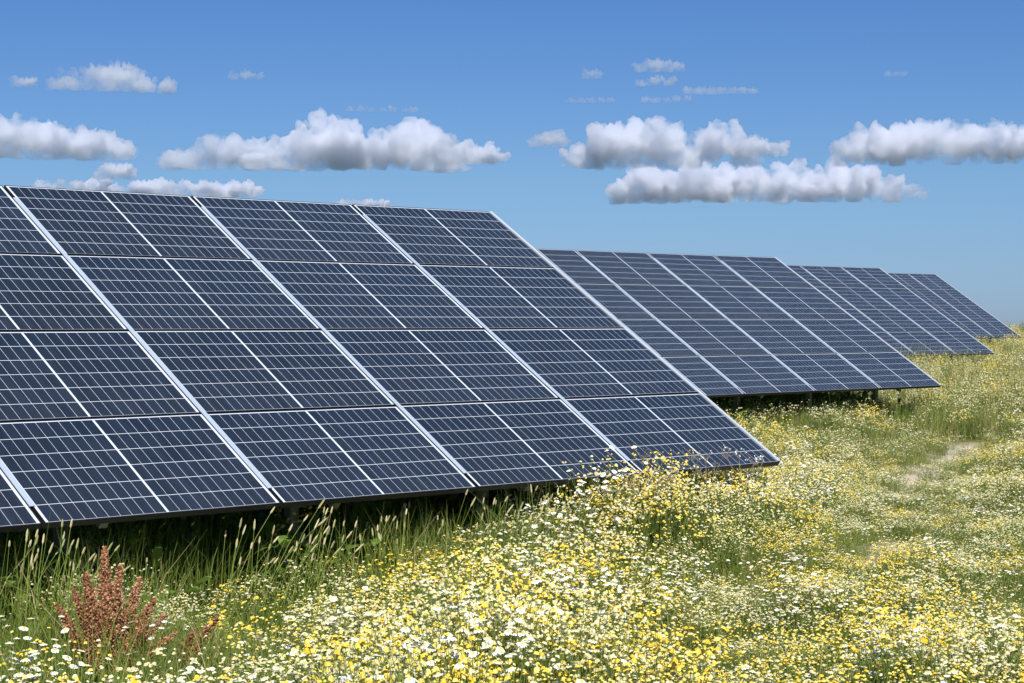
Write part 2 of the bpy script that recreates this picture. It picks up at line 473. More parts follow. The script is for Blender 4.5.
def fern_leaves(b, rg, p, d, m, n=5, ln=.05, w=.0035):
    for i in range(n):
        a = rg.uniform(0, 6.283); q = (d * rg.uniform(.2, .9) + Vector((math.cos(a), math.sin(a), rg.uniform(-.1, .5)))).normalized()
        s = q.cross(Vector((rg.uniform(-1, 1), rg.uniform(-1, 1), .3))).normalized(); l = ln * rg.uniform(.5, 1.2)
        b.strip([p, p + q * l * .55, p + q * l], [w * .6, w, w * .2], s, m, rg.uniform(.1, 1))

def flower_plant(seed, kind, n_heads, h=.42, rad=.16, head=.015, leaves=26):
    """a bushy mayweed or other meadow flower: branching stems, thread-like leaves, a layer of heads"""
    rg = random.Random(seed); b = MB()
    for i in range(n_heads):
        r = rad * math.sqrt(rg.random()); a = rg.uniform(0, 6.283)
        top = Vector((r * math.cos(a), r * math.sin(a), h * rg.uniform(.72, 1.08)))
        root = Vector((top.x * .22, top.y * .22, 0)); mid = root.lerp(top, .55) + Vector((rg.uniform(-.02, .02), rg.uniform(-.02, .02), .02))
        s = Vector((rg.uniform(-1, 1), rg.uniform(-1, 1), 0)).normalized()
        b.strip([root, mid, top], [.004, .0032, .002], s, 0, rg.uniform(.2, .9))
        if i * 2 < leaves: fern_leaves(b, rg, root.lerp(top, rg.uniform(.25, .8)), (top - root).normalized(), 0, 4, .075, .0045)
        if kind == 'white':
            if rg.random() < .82: daisy(b, rg, top, head * rg.uniform(.75, 1.15), 1, 2)
            else: budd(b, rg, top, head * .42, 2)
        elif kind == 'mixed':
            if rg.random() < .35: daisy(b, rg, top, head * rg.uniform(.7, 1.1), 1, 2)
            else: budd(b, rg, top, head * rg.uniform(.34, .52), 2)
        elif kind == 'yellow':
            budd(b, rg, top, head * rg.uniform(.55, 1.0), 2)
            for q in range(2):
                budd(b, rg, top + Vector((rg.uniform(-.03, .03), rg.uniform(-.03, .03), rg.uniform(-.03, .01))), head * rg.uniform(.35, .7), 2)
        elif kind == 'cream':
            for q in range(2):
                budd(b, rg, top + Vector((rg.uniform(-.03, .03), rg.uniform(-.03, .03), rg.uniform(-.03, .02))), head * rg.uniform(.4, .85), 3)
    return b.mesh(kind + "_flower_plant", [M_HERB, M_WHITE, M_YELLOW, M_CREAM])

def budd(b, rg, c, r, m):
    a = rg.uniform(0, 6.283); n = Vector((math.cos(a) * rg.uniform(0, .6), math.sin(a) * rg.uniform(0, .6), 1)).normalized()
    u = n.cross(Vector((.3, .9, .1))).normalized(); v = n.cross(u)
    dome(b, Vector(c), n, u, v, r, r * .8, m, rg.random())

def herb_clump(seed, n=26, h=.45, mats=(M_DARK,)):
    rg = random.Random(seed); b = MB()
    for i in range(n):
        a = rg.uniform(0, 6.283); r = .16 * math.sqrt(rg.random())
        p = Vector((r * math.cos(a), r * math.sin(a), h * rg.uniform(.15, 1)))
        q = Vector((math.cos(a + rg.uniform(-1, 1)), math.sin(a + rg.uniform(-1, 1)), rg.uniform(-.2, .9))).normalized()
        s = q.cross(Vector((0, 0, 1))).normalized(); l = rg.uniform(.07, .15); w = l * rg.uniform(.3, .5)
        b.strip([p, p + q * l * .4, p + q * l * .8, p + q * l - Vector((0, 0, .02))], [w * .3, w, w * .7, w * .05], s, 0, rg.random())
        if i % 3 == 0: b.strip([Vector((r * .4 * math.cos(a), r * .4 * math.sin(a), 0)), p], [.006, .004], s, 0, .4)
    return b.mesh("herb_clump", list(mats))

def seed_grass(seed, n=5, h=1.0, lean=(.22, -.05)):
    """a clump of tall grass: thin culms, each ending in a dense spike"""
    rg = random.Random(seed); b = MB()
    for i in range(n):
        x, y = rg.uniform(-.07, .07), rg.uniform(-.07, .07); hh = h * rg.uniform(.72, 1.08)
        lx, ly = lean[0] * rg.uniform(.1, 1.9) * hh, lean[1] * hh + rg.uniform(-.1, .1) * hh
        P = lambda t: Vector((x + lx * t ** 1.7, y + ly * t ** 1.7, hh * (t - .05 * t * t)))
        b.tube([P(0), P(.4), P(.75), P(.93)], [.0026, .0024, .0019, .0015], 3, 0, rg.uniform(.5, 1))
        l = rg.uniform(.055, .095) / hh
        t = rg.random()
        b.tube([P(.93), P(.93 + l * .2), P(.93 + l * .75), P(.93 + l)], [.0015, .0062, .0056, .001], 5, 2, t)
        for k in range(3):
            tt = rg.uniform(.15, .5); p = P(tt); a = rg.uniform(0, 6.283)
            d = Vector((math.cos(a), math.sin(a), 1.1)).normalized(); s = d.cross(Vector((0, 0, 1))).normalized(); ln = rg.uniform(.12, .22)
            b.strip([p, p + d * ln * .6, p + d * ln + Vector((0, 0, -.05))], [.005, .005, .0006], s, 0, rg.uniform(.2, .9))
    for i in range(22):
        blade(b, rg, rg.uniform(-.09, .09), rg.uniform(-.09, .09), h * rg.uniform(.25, .55), .006, rg.uniform(.1, .7), 0)
    return b.mesh("seed_grass", [M_GRASS, M_DRY, M_HEAD])

def scatter(name, meshes, x, y, scl, label, cat):
    """one object of uncountable growth: points with their own turn, size and kind, filled by geometry nodes"""
    c = bpy.data.collections.new(name + "_kinds")
    for k, me in enumerate(meshes):
        c.objects.link(bpy.data.objects.new("%s_%02d" % (name, k), me))
    n = len(x); z = ground_z(x, y) - .01
    me = bpy.data.meshes.new(name)
    me.from_pydata(np.stack([x, y, z], -1).tolist(), [], [])
    rot = np.stack([RNG.normal(0, .10, n), RNG.normal(0, .10, n), RNG.uniform(0, 6.283, n)], -1).astype(np.float32)
    a = me.attributes.new("turn", 'FLOAT_VECTOR', 'POINT'); a.data.foreach_set("vector", rot.ravel())
    a = me.attributes.new("size", 'FLOAT_VECTOR', 'POINT'); a.data.foreach_set("vector", np.asarray(scl, np.float32).ravel())
    a = me.attributes.new("pick", 'INT', 'POINT'); a.data.foreach_set("value", RNG.integers(0, len(meshes), n).astype(np.int32))
    o = link(bpy.data.objects.new(name, me)); tag(o, label, cat, kind="stuff")
    g = bpy.data.node_groups.new(name, 'GeometryNodeTree')
    g.interface.new_socket("Geometry", in_out='INPUT', socket_type='NodeSocketGeometry')
    g.interface.new_socket("Geometry", in_out='OUTPUT', socket_type='NodeSocketGeometry')
    N, L = g.nodes.new, g.links.new
    gi, go = N('NodeGroupInput'), N('NodeGroupOutput')
    ip = N('GeometryNodeInstanceOnPoints'); ci = N('GeometryNodeCollectionInfo')
    ci.inputs['Collection'].default_value = c; ci.inputs['Separate Children'].default_value = True; ci.inputs['Reset Children'].default_value = True
    def attr(nm, ty):
        q = N('GeometryNodeInputNamedAttribute'); q.data_type = ty; q.inputs['Name'].default_value = nm
        return next(s for s in q.outputs if s.enabled and s.name == 'Attribute')
    L(gi.outputs[0], ip.inputs['Points']); L(ci.outputs[0], ip.inputs['Instance'])
    ip.inputs['Pick Instance'].default_value = True
    L(attr("pick", 'INT'), ip.inputs['Instance Index'])
    er = N('FunctionNodeEulerToRotation'); L(attr("turn", 'FLOAT_VECTOR'), er.inputs[0]); L(er.outputs[0], ip.inputs['Rotation'])
    L(attr("size", 'FLOAT_VECTOR'), ip.inputs['Scale'])
    L(ip.outputs[0], go.inputs[0])
    o.modifiers.new("growth", 'NODES').node_group = g
    return o

# ---- where things grow
def wedge(dens, r0, r1, a0=-24, a1=30):
    """jittered points in the part of the meadow the photo could see"""
    area = .5 * (r1 * r1 - r0 * r0) * R(a1 - a0); n = int(area * dens)
    r = np.sqrt(RNG.uniform(r0 * r0, r1 * r1, n)); a = YAW + R(1) * RNG.uniform(a0, a1, n)
    return CAM.x + r * np.sin(a), CAM.y + r * np.cos(a)

def cam_polar(x, y):
    dx, dy = x - CAM.x, y - CAM.y
    return np.hypot(dx, dy), np.degrees(np.arctan2(dx, dy)) - math.degrees(YAW)

ROWS = [((0, 0, 0), 12.0), ((14.714, 7.989, .078), 15.5), ((29.74, 16.177, .322), 15.5), ((45.675, 24.861, .558), 15.5)]
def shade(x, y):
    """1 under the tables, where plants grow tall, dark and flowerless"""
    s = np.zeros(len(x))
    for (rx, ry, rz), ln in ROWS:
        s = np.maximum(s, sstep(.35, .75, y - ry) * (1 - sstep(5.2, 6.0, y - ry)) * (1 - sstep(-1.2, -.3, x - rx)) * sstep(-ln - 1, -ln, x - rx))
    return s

def clear_h(x, y, h):
    """keep growth under the tables below the panels"""
    for (rx, ry, rz), ln in ROWS:
        under = (x < rx + .2) & (x > rx - ln) & (y > ry - .06) & (y < ry + 3.6)
        lim = np.maximum(rz + np.clip(y - ry, 0, 4) * .63 - ground_z(x, y) - .17, .12)
        h = np.where(under, np.minimum(h, lim), h)
    return h

def height_field(x, y):
    d, a = cam_polar(x, y)
    right = sstep(1.0, 7.0, a) * (1 - sstep(26, 40, d)) * sstep(-3, 1, a)
    h = .48 - .17 * right
    h = h - .17 * np.exp(-((x + 5.2) / 3.4) ** 4 - ((y + .1) / .9) ** 2)
    h = h + .16 * sstep(24, 36, d)
    h = h + .16 * np.exp(-((x + 1.2) / 1.6) ** 2 - ((y + .35) / .8) ** 2)
    h = h * np.clip(-.32 + 1.35 * n2(x, y, .6, 3, 2) + 1.35 * n2(x, y, 1.7, 8, 2), .42, 1.8)
    return np.minimum(h + .28 * shade(x, y), .78) * (1 - .5 * trodden(x, y))

# ---- grass
GT = [grass_tuft(s, 52, .42, .14, .0055) for s in range(4)] + [grass_tuft(9, 60, .36, .16, .006, dry=.35, lean=.8)]
GF = [grass_tuft(20 + s, 34, .42, .22, .011) for s in range(3)]
DT = [grass_tuft(40 + s, 44, .46, .14, .0042, (M_DRY, M_GRASS), .35, .7) for s in range(3)]
DF = [grass_tuft(60 + s, 34, .46, .22, .009, (M_DRY, M_GRASS), .3, .7) for s in range(3)]

def grow(dens, r0, r1, keep, native, meshes, name, label, cat, wide=(.85, 1.25), hmul=1.0, amp=.2):
    xs, ys = [], []
    for q in range(len(dens)):
        x, y = wedge(dens[q], r0[q], r1[q]); xs.append(x); ys.append(y)
    x, y = np.concatenate(xs), np.concatenate(ys)
    k = keep(x, y) * (1 - .95 * bare(x, y)); m = RNG.random(len(x)) < k; x, y = x[m], y[m]
    h = clear_h(x, y, height_field(x, y) * hmul * (1 - .55 * bare(x, y)) * RNG.uniform(1 - amp, 1 + amp, len(x)))
    s = h / native; w = RNG.uniform(*wide, len(x)) * np.clip(s, .55, 1.15)
    return scatter(name, meshes, x, y, np.stack([w, w, s], -1), label, cat)

def dry_zone(x, y):
    d, a = cam_polar(x, y)
    return np.clip(sstep(18, 28, d) * .95 + .38 * sstep(-1, 6, a) + .9 * (n2(x, y, 1.9, 77) - .42) * 2, .05, 1)

grow((16, 9), (6.2, 20), (20, 34), lambda x, y: np.clip(1.05 - .45 * dry_zone(x, y), .2, 1), .42, GT, "meadow_grass",
     "green meadow grass growing among the flowers in the near field", "grass", hmul=1.05, amp=.3)
grow((6, 3.2), (34, 62), (62, 120), lambda x, y: np.clip(1.0 - .62 * dry_zone(x, y), .2, 1), .42, GF, "meadow_grass",
     "green grass in the far part of the meadow by the distant arrays", "grass", (.9, 1.4))
grow((9, 12), (6.2, 20), (20, 34), lambda x, y: dry_zone(x, y) * (1 - shade(x, y)), .46, DT, "dry_grass",
     "straw-coloured dry grass between the flowers of the near meadow", "grass", hmul=1.15, amp=.3)
grow((10, 4), (32, 62), (62, 120), lambda x, y: dry_zone(x, y) * (1 - .7 * shade(x, y)), .46, DF, "dry_grass",
     "straw-coloured dry grass on the far slope of the meadow", "grass", (.9, 1.4), hmul=1.35, amp=.4)

TG = [grass_tuft(80 + s, 46, .55, .16, .0065, dry=.12, lean=.5) for s in range(3)]
def edge_grass():
    xs, ys, hs = [], [], []
    for x0, x1, y0, y1, n, h0, h1 in ((-9.6, -1.6, -.42, .75, 300, .58, .90), (4, 15.0, 7.3, 8.9, 330, .45, .75), (15, 19, 7.6, 10, 60, .4, .7), (20, 30, 15.5, 17, 190, .4, .7), (38, 46, 24, 25.5, 120, .35, .6)):
        x = RNG.uniform(x0, x1, n); y = RNG.uniform(y0, y1, n)
        k = n2(x, y, .9, 55, 2) > .42; xs.append(x[k]); ys.append(y[k]); hs.append(RNG.uniform(h0, h1, n)[k])
    x, y, h = map(np.concatenate, (xs, ys, hs))
    h = np.minimum(h, clear_h(x, y, h) + .10); s = h / .55
    scatter("tall_grass", TG, x, y, np.stack([np.clip(s, .6, 1.1)] * 2 + [s], -1), "tall green grass standing along the lower edges of the arrays", "grass")
edge_grass()

# ---- dark leafy growth in the shade of the arrays
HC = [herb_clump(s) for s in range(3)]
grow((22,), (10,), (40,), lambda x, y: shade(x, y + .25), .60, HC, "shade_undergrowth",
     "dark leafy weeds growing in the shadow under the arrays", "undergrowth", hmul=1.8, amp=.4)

# ---- flowers: nearest plants one by one, the rest as a mass
def patch(x, y, seed, sc=1.6, lo=.42, hi=.60):
    return sstep(lo, hi, n2(x, y, sc, seed))
def spots(x, y, lst):
    s = np.zeros(len(x))
    for (cx, cy, r, w) in lst: s += w * np.exp(-((x - cx) ** 2 + (y - cy) ** 2) / r ** 2)
    return s
def pd(px, d, r, w): return at_dist(px, d) + (r, w)
GREEN = [pd(110, 10.0, .6, 2.0), pd(115, 9.2, .55, 2.0), pd(20, 10.4, .6, 1.6), pd(15, 9.4, .5, 1.2), pd(440, 9.9, .5, .9), pd(290, 10.6, .4, .7), pd(410, 12.2, .5, 1.0), pd(855, 14.2, .5, .7), pd(960, 11.2, .7, .4), pd(880, 27, 1.2, .6),
         (-6.0, -.9, .5, .8), (-8.3, -.6, .9, 1.0), (-4.1, -1.0, .45, .8), (-7.4, -.2, .55, .9), (.55, .55, .5, .9), (-3.0, -2.2, .4, .4)]
def white_keep(x, y):
    d, a = cam_polar(x, y)
    p = .10 + .95 * patch(x, y, 101, 1.0, .47, .57) + spots(x, y, [(-6.05, -.35, .6, 1.6), (2.5, 1.2, 1.2, .8), (3.6, .2, .9, .6)])
    p = p * (1 - .80 * sstep(19, 32, d)) - spots(x, y, GREEN)
    return np.clip(p, .02, 1) * (1 - shade(x, y))
def yellow_keep(x, y):
    d, a = cam_polar(x, y)
    p = .10 + .90 * patch(x, y, 202, 1.0, .46, .57) + spots(x, y, [(-5.73, -4.15, .8, 1.3), (-5.48, -4.76, .6, 1.2), (-4.2, -3.6, .6, .7), (-4.3, -1.7, .8, .6), (-1.5, -.6, .7, .6)])
    p = p * (1 - .74 * sstep(19, 30, d)) * (.55 + .45 * sstep(-9, 2, a)) - spots(x, y, GREEN)
    return np.clip(p, .03, 1) * (1 - shade(x, y))
def cream_keep(x, y):
    d, a = cam_polar(x, y)
    p = .30 + .75 * patch(x, y, 303, 1.2, .44, .56) + .45 * sstep(2, 8, a)
    p = p * (1 - .76 * sstep(19, 30, d)) - spots(x, y, GREEN)
    return np.clip(p, .03, 1) * (1 - shade(x, y))

FLW = [flower_plant(100 + s, 'white', 20, .44, .19, .0170) for s in range(4)] + [flower_plant(110 + s, 'mixed', 22, .44, .19, .0170) for s in range(3)]
FLY = [flower_plant(120 + s, 'yellow', 22, .42, .18, .0122) for s in range(4)]
FLC = [flower_plant(130 + s, 'cream', 26, .44, .20, .0125) for s in range(4)]

def flowers(name, meshes, dens, keep, native, n_single, single_label, mass_label, cat, group):
    xs, ys = [], []
    for dq, r0, r1 in zip(dens, (6.2, 20, 36), (20, 36, 95)):
        x, y = wedge(dq, r0, r1); xs.append(x); ys.append(y)
    x, y = np.concatenate(xs), np.concatenate(ys)
    m = RNG.random(len(x)) < keep(x, y) * (1 - .95 * bare(x, y)); x, y = x[m], y[m]
    h = clear_h(x, y, height_field(x, y) * RNG.uniform(.85, 1.2, len(x)))
    s = h / native; w = RNG.uniform(.9, 1.2, len(x)) * np.clip(s, .7, 1.15)
    d, a = cam_polar(x, y); z = ground_z(x, y)
    top_px = HOR + (CAM.z - (z + h)) / d * F_PX
    seen = (np.abs(a) < 14.4) & (top_px < 680) & (d > 9)
    order = np.argsort(np.where(seen, d, 1e9))[:n_single]; order = order[seen[order]]
    for i in order:
        o = link(bpy.data.objects.new(name, meshes[random.randrange(len(meshes))]))
        o.location = (x[i], y[i], z[i] - .01); o.scale = (w[i], w[i], s[i])
        o.rotation_euler = (random.gauss(0, .09), random.gauss(0, .09), random.uniform(0, 6.283))
        tag(o, single_label, cat, group)
    rest = np.ones(len(x), bool); rest[order] = False
    scatter(name + "_drift", meshes, x[rest], y[rest], np.stack([w, w, s], -1)[rest], mass_label, "flowers")

flowers("chamomile_plant", FLW, (24, 22, 9), white_keep, .44, 300,
        "white daisy-headed chamomile plant in the nearest part of the meadow",
        "white chamomile flowers massed across the meadow behind the nearest plants", "wildflower", "chamomile plants in the foreground")
flowers("yellow_wildflower", FLY, (18, 16, 10), yellow_keep, .42, 300,
        "bushy plant with small button-like yellow heads in the nearest part of the meadow",
        "small yellow flowers massed across the meadow behind the nearest plants", "wildflower", "yellow wildflowers in the foreground")
flowers("cream_wildflower", FLC, (22, 28, 15), cream_keep, .44, 200,
        "plant with loose pale cream heads in the nearest part of the meadow",
        "pale cream flower heads massed across the meadow behind the nearest plants", "wildflower", "cream wildflowers in the foreground")

# ---- tall seed-headed grasses in front of and under the near array
SG = [seed_grass(200 + s, 2 + s % 4, 1.0, (.10 + .05 * (s % 5), -.12 + .06 * (s % 4))) for s in range(9)]
sg_spots = []
rg = random.Random(5)
for px, n, hh in ((5, 2, .78), (22, 3, .85), (48, 3, .85), (72, 2, .75), (140, 1, .6), (215, 2, .80), (240, 2, .82), (268, 3, .85), (292, 3, .88), (318, 2, .85), (345, 2, .75),
                  (380, 2, .72), (420, 2, .72), (455, 3, .80), (480, 4, .86), (505, 4, .84), (532, 4, .78), (560, 4, .74), (585, 3, .70), (605, 2, .68)):
    for i in range(n):
        yy = rg.uniform(-.35, .12); p = px + rg.uniform(-13, 13)
        sg_spots.append((at_y(p, yy), yy, hh * rg.uniform(.85, 1.08)))
for x, y, hh in sg_spots:
    o = link(bpy.data.objects.new("foxtail_plant", SG[rg.randrange(9)]))
    o.location = (x, y, float(ground_z(x, y)[0]) - .01); o.scale = (1, 1, hh); o.rotation_euler = (rg.gauss(0, .05), rg.gauss(0, .05), rg.uniform(-.7, .7))
    tag(o, "tall grass with cylindrical pale seed heads along the near array's lower edge", "tall grass", "tall seed-headed grasses by the near array", "thing")

# ---- rust-red dock in the lower left
def dock(loc, spikes, label, leaves=12, seed=1):
    root = link(bpy.data.objects.new("dock_plant", None)); root.location = loc; tag(root, label, "weed")
    rg = random.Random(seed)
    for (dx, dy, h, start) in spikes:
        st = MB(); P = lambda t: Vector((dx * t ** 1.3, dy * t ** 1.3, h * t))
        st.tube([P(0), P(.3), P(.6), P(1)], [.006, .005, .004, .0015], 5, 0, rg.random())
        s_o = st.build("stem", M_RUST, root)
        sd_ = MB(); tone = rg.uniform(.3, .75)
        L = h * (1 - start)
        for k in range(int(1400 * L / .35) + 200):
            t = start + (1 - start) * rg.random() ** 1.05
            wd = .062 * (1 - ((t - start) / (1 - start)) ** 1.5 * .8) * (.55 + .45 * abs(math.sin(t * 27 + dx * 50)) * rg.uniform(.6, 1.2))
            a = rg.uniform(0, 6.283); c = P(t) + Vector((math.cos(a), math.sin(a), rg.uniform(-.4, .6))) * wd * math.sqrt(rg.random())
            e = rg.uniform(.0045, .0085); n_ = Vector((rg.gauss(0, 1), rg.gauss(0, 1), rg.gauss(0, 1))).normalized()
            u = n_.orthogonal().normalized(); v = n_.cross(u)
            sd_.face([c - u * e, c - v * e * .8, c + u * e, c + v * e * .8], 0, min(1, max(0, tone + rg.uniform(-.35, .35))))
        sd_.build("seed_spike", M_RUST, root)
    for k in range(leaves):
        lf = MB(); a = rg.uniform(0, 6.283); d = Vector((math.cos(a), math.sin(a), 0)); s = Vector((-d.y, d.x, 0)); l = rg.uniform(.18, .30)
        pts = [Vector((0, 0, .05)) + d * l * t + Vector((0, 0, .28 * math.sin(t * 2.2) * l * 2)) for t in (0, .25, .5, .75, 1)]
        lf.strip(pts, [.02, .055, .07, .045, .004], s, 0, rg.random())
        lf.build("leaf", M_HERB, root)
    return root
dx_, dy_ = at_dist(106, 10.05)
RT = Vector((math.cos(YAW), -math.sin(YAW), 0))
spk = []
for k, (r_, h, st) in enumerate(((-.02, .78, .50), (.07, .70, .45), (.13, .62, .50), (-.13, .58, .42), (-.20, .50, .4), (.20, .52, .50), (.24, .44, .5), (.02, .60, .45), (-.08, .66, .5), (.30, .36, .5), (.05, .52, .35), (-.05, .45, .3), (.10, .48, .35), (-.16, .40, .35), (.17, .40, .35))):
    f_ = random.Random(k).uniform(-.1, .1); spk.append((RT.x * r_ * 1.2 + .7 * f_, RT.y * r_ * 1.2 + .7 * f_, h, st))
dock((dx_, dy_, float(ground_z(dx_, dy_)[0])), spk, "large rust-red dock plant with many upright seed spikes at the lower left")
dx_, dy_ = at_dist(165, 10.15)
dock((dx_, dy_, float(ground_z(dx_, dy_)[0])), [(RT.x * .27, RT.y * .27, .42, .45), (RT.x * .16, RT.y * .16, .36, .5)],
     "small leaning rust-brown dock with two seed spikes right of the big one", 4, 9)

# ---- dry brown umbel and golden ragwort at the near array's lower edge
def umbel(loc, h, seed, label, white=False, n=8):
    root = link(bpy.data.objects.new("dried_umbel", None)); root.location = loc; tag(root, label, "dried weed")
    rg = random.Random(seed)
    st = MB(); st.tube([(0, 0, 0), (.01, .01, h * .4), (.0, .02, h * .72)], [.006, .005, .0035], 5, 0, .3); st.build("stem", M_BROWN, root)
    for k in range(n):
        a = k * 2.4; zz = h * rg.uniform(.45, .74); d = Vector((math.cos(a), math.sin(a), 0))
        tip = Vector((0, 0, zz)) + d * rg.uniform(.06, .20) + Vector((0, 0, rg.uniform(.12, .28) * h))
        br = MB(); br.tube([(0, .01, zz), Vector((0, 0, zz)).lerp(tip, .5) + d * .02, tip], [.003, .0025, .0016], 3, 0, rg.random())
        for q in range(5 if white else 9):
            t2 = tip + Vector((rg.gauss(0, .035), rg.gauss(0, .035), rg.uniform(-.01, .06)))
            br.tube([tip - Vector((0, 0, .03)), t2], [.0012, .001], 3, 0, rg.random())
            for w in range(4):
                c = t2 + Vector((rg.gauss(0, .008), rg.gauss(0, .008), rg.gauss(0, .006))); e = .0045 if not white else .0055
                n_ = Vector((rg.gauss(0, 1), rg.gauss(0, 1), rg.gauss(0, 1))).normalized(); u = n_.orthogonal().normalized(); v = n_.cross(u)
                br.face([c - u * e, c - v * e, c + u * e, c + v * e], 1, rg.random())
        br.build("branch", [M_BROWN, M_WHITE if white else M_BROWN], root)
def put(px, yy):
    x = at_y(px, yy); return (x, yy, float(ground_z(x, yy)[0]) - .01)
umbel(put(652, -.32), .92, 3, "feathery dead brown weed rising over the near array's lower edge", n=12)
umbel(put(708, -.25), .88, 4, "thin brown weed between the feathery dead weed and the array's corner", n=5)
umbel(put(742, -.30), .78, 6, "dead weed with small white tufts just left of the near array's corner", True, 8)

def ragwort(loc, h, seed, label):
    root = link(bpy.data.objects.new("ragwort", None)); root.location = loc; tag(root, label, "wildflower", "golden ragworts under the near array's edge")
    rg = random.Random(seed)
    for k in range(3):
        a = k * 2.1 + seed; top = Vector((.05 * math.cos(a), .05 * math.sin(a), h * rg.uniform(.8, .92)))
        st = MB(); st.tube([(0, 0, 0), top * .5, top], [.006, .005, .003], 5, 0, .5)
        for q in range(14): fern_leaves(st, rg, top * rg.uniform(.2, .9), Vector((0, 0, 1)), 0, 3, .09, .012)
        st.build("stem", M_HERB, root)
        hd = MB()
        for q in range(34):
            c = top + Vector((rg.gauss(0, .055), rg.gauss(0, .055), rg.uniform(-.05, .09)))
            budd(hd, rg, c, rg.uniform(.007, .012), 0)
            hd.strip([top - Vector((0, 0, .05)), c], [.002, .0015], (1, 0, 0), 1, .6)
        hd.build("flower_head", [M_GOLD, M_HERB], root)
for k, (px, yy, h) in enumerate(((602, -.10, .56), (618, -.2, .62), (634, -.15, .60), (610, -.45, .52), (624, -.40, .55))):
    ragwort(put(px, yy), h, k, "golden-headed ragwort in the clump at the dark gap under the near array")

# ---- weeds on the skyline beside the farthest array
M_BUSH = leafy("bush_leaf", [(0, (.08, .11, .03)), (.6, (.16, .19, .06)), (1, (.25, .26, .10))])
def bush(loc, w, h, label, seed):
    root = link(bpy.data.objects.new("bush", None)); root.location = loc; tag(root, label, "bush")
    rg = random.Random(seed); st = MB(); lf = MB()
    for k in range(16):
        a = rg.uniform(0, 6.283); tip = Vector((math.cos(a) * w * rg.uniform(.1, .5), math.sin(a) * w * rg.uniform(.1, .5), h * rg.uniform(.6, 1)))
        st.tube([(0, 0, 0), tip * .5 + Vector((0, 0, .08)), tip], [.012, .008, .003], 4)
        for q in range(60):
            c = tip * rg.uniform(.35, 1.05) + Vector((rg.gauss(0, .08), rg.gauss(0, .08), rg.gauss(0, .06)))
            n_ = Vector((rg.gauss(0, 1), rg.gauss(0, 1), rg.gauss(.6, 1))).normalized(); u = n_.orthogonal().normalized(); v = n_.cross(u); e = rg.uniform(.02, .045)
            lf.face([c - u * e, c - v * e * .5, c + u * e, c + v * e * .5], 0, rg.random())
    st.build("stems", M_BROWN, root); lf.build("foliage", M_BUSH, root)
for k, (px, d, w, h, lb) in enumerate(((1016, 84, 1.3, .95, "low grey-green bush on the skyline right of the farthest array"),)):
    x, y = at_dist(px, d); bush((x, y, float(ground_z(x, y)[0]) - .03), w, h, lb, k)

# ------------------------------------------------------------------ clouds: bodies of vapour on one base level
BASE_H = 520.0
def cloud_mat(name, dens, scale, lo, hi):
    m = bpy.data.materials.new(name); m.use_nodes = True
    t = m.node_tree; t.nodes.clear()
    o = t.nodes.new("ShaderNodeOutputMaterial"); v = t.nodes.new("ShaderNodeVolumeScatter")
    v.inputs['Color'].default_value = (1, 1, 1, 1); v.inputs['Anisotropy'].default_value = .4
    tc = t.nodes.new("ShaderNodeTexCoord"); n = t.nodes.new("ShaderNodeTexNoise")
    n.inputs['Scale'].default_value = scale; n.inputs['Detail'].default_value = 4; n.inputs['Roughness'].default_value = .6
    mp = t.nodes.new("ShaderNodeMapRange"); mp.interpolation_type = 'SMOOTHSTEP'
    mp.inputs['From Min'].default_value = lo; mp.inputs['From Max'].default_value = hi; mp.inputs['To Max'].default_value = dens
    t.links.new(tc.outputs['Object'], n.inputs['Vector']); t.links.new(n.outputs['Fac'], mp.inputs['Value'])
    ab = t.nodes.new("ShaderNodeVolumeAbsorption"); ab.inputs['Color'].default_value = (.920, .930, .968, 1)
    su = t.nodes.new("ShaderNodeAddShader")
    t.links.new(mp.outputs[0], v.inputs['Density']); t.links.new(mp.outputs[0], ab.inputs['Density'])
    t.links.new(v.outputs[0], su.inputs[0]); t.links.new(ab.outputs[0], su.inputs[1]); t.links.new(su.outputs[0], o.inputs['Volume'])
    return m
M_CLOUD = cloud_mat("dense_vapour", .052, .011, .31, .60)
M_THIN = cloud_mat("ragged_vapour", .090, .012, .32, .62)
M_WISP = cloud_mat("thin_vapour", .075, .012, .30, .64)

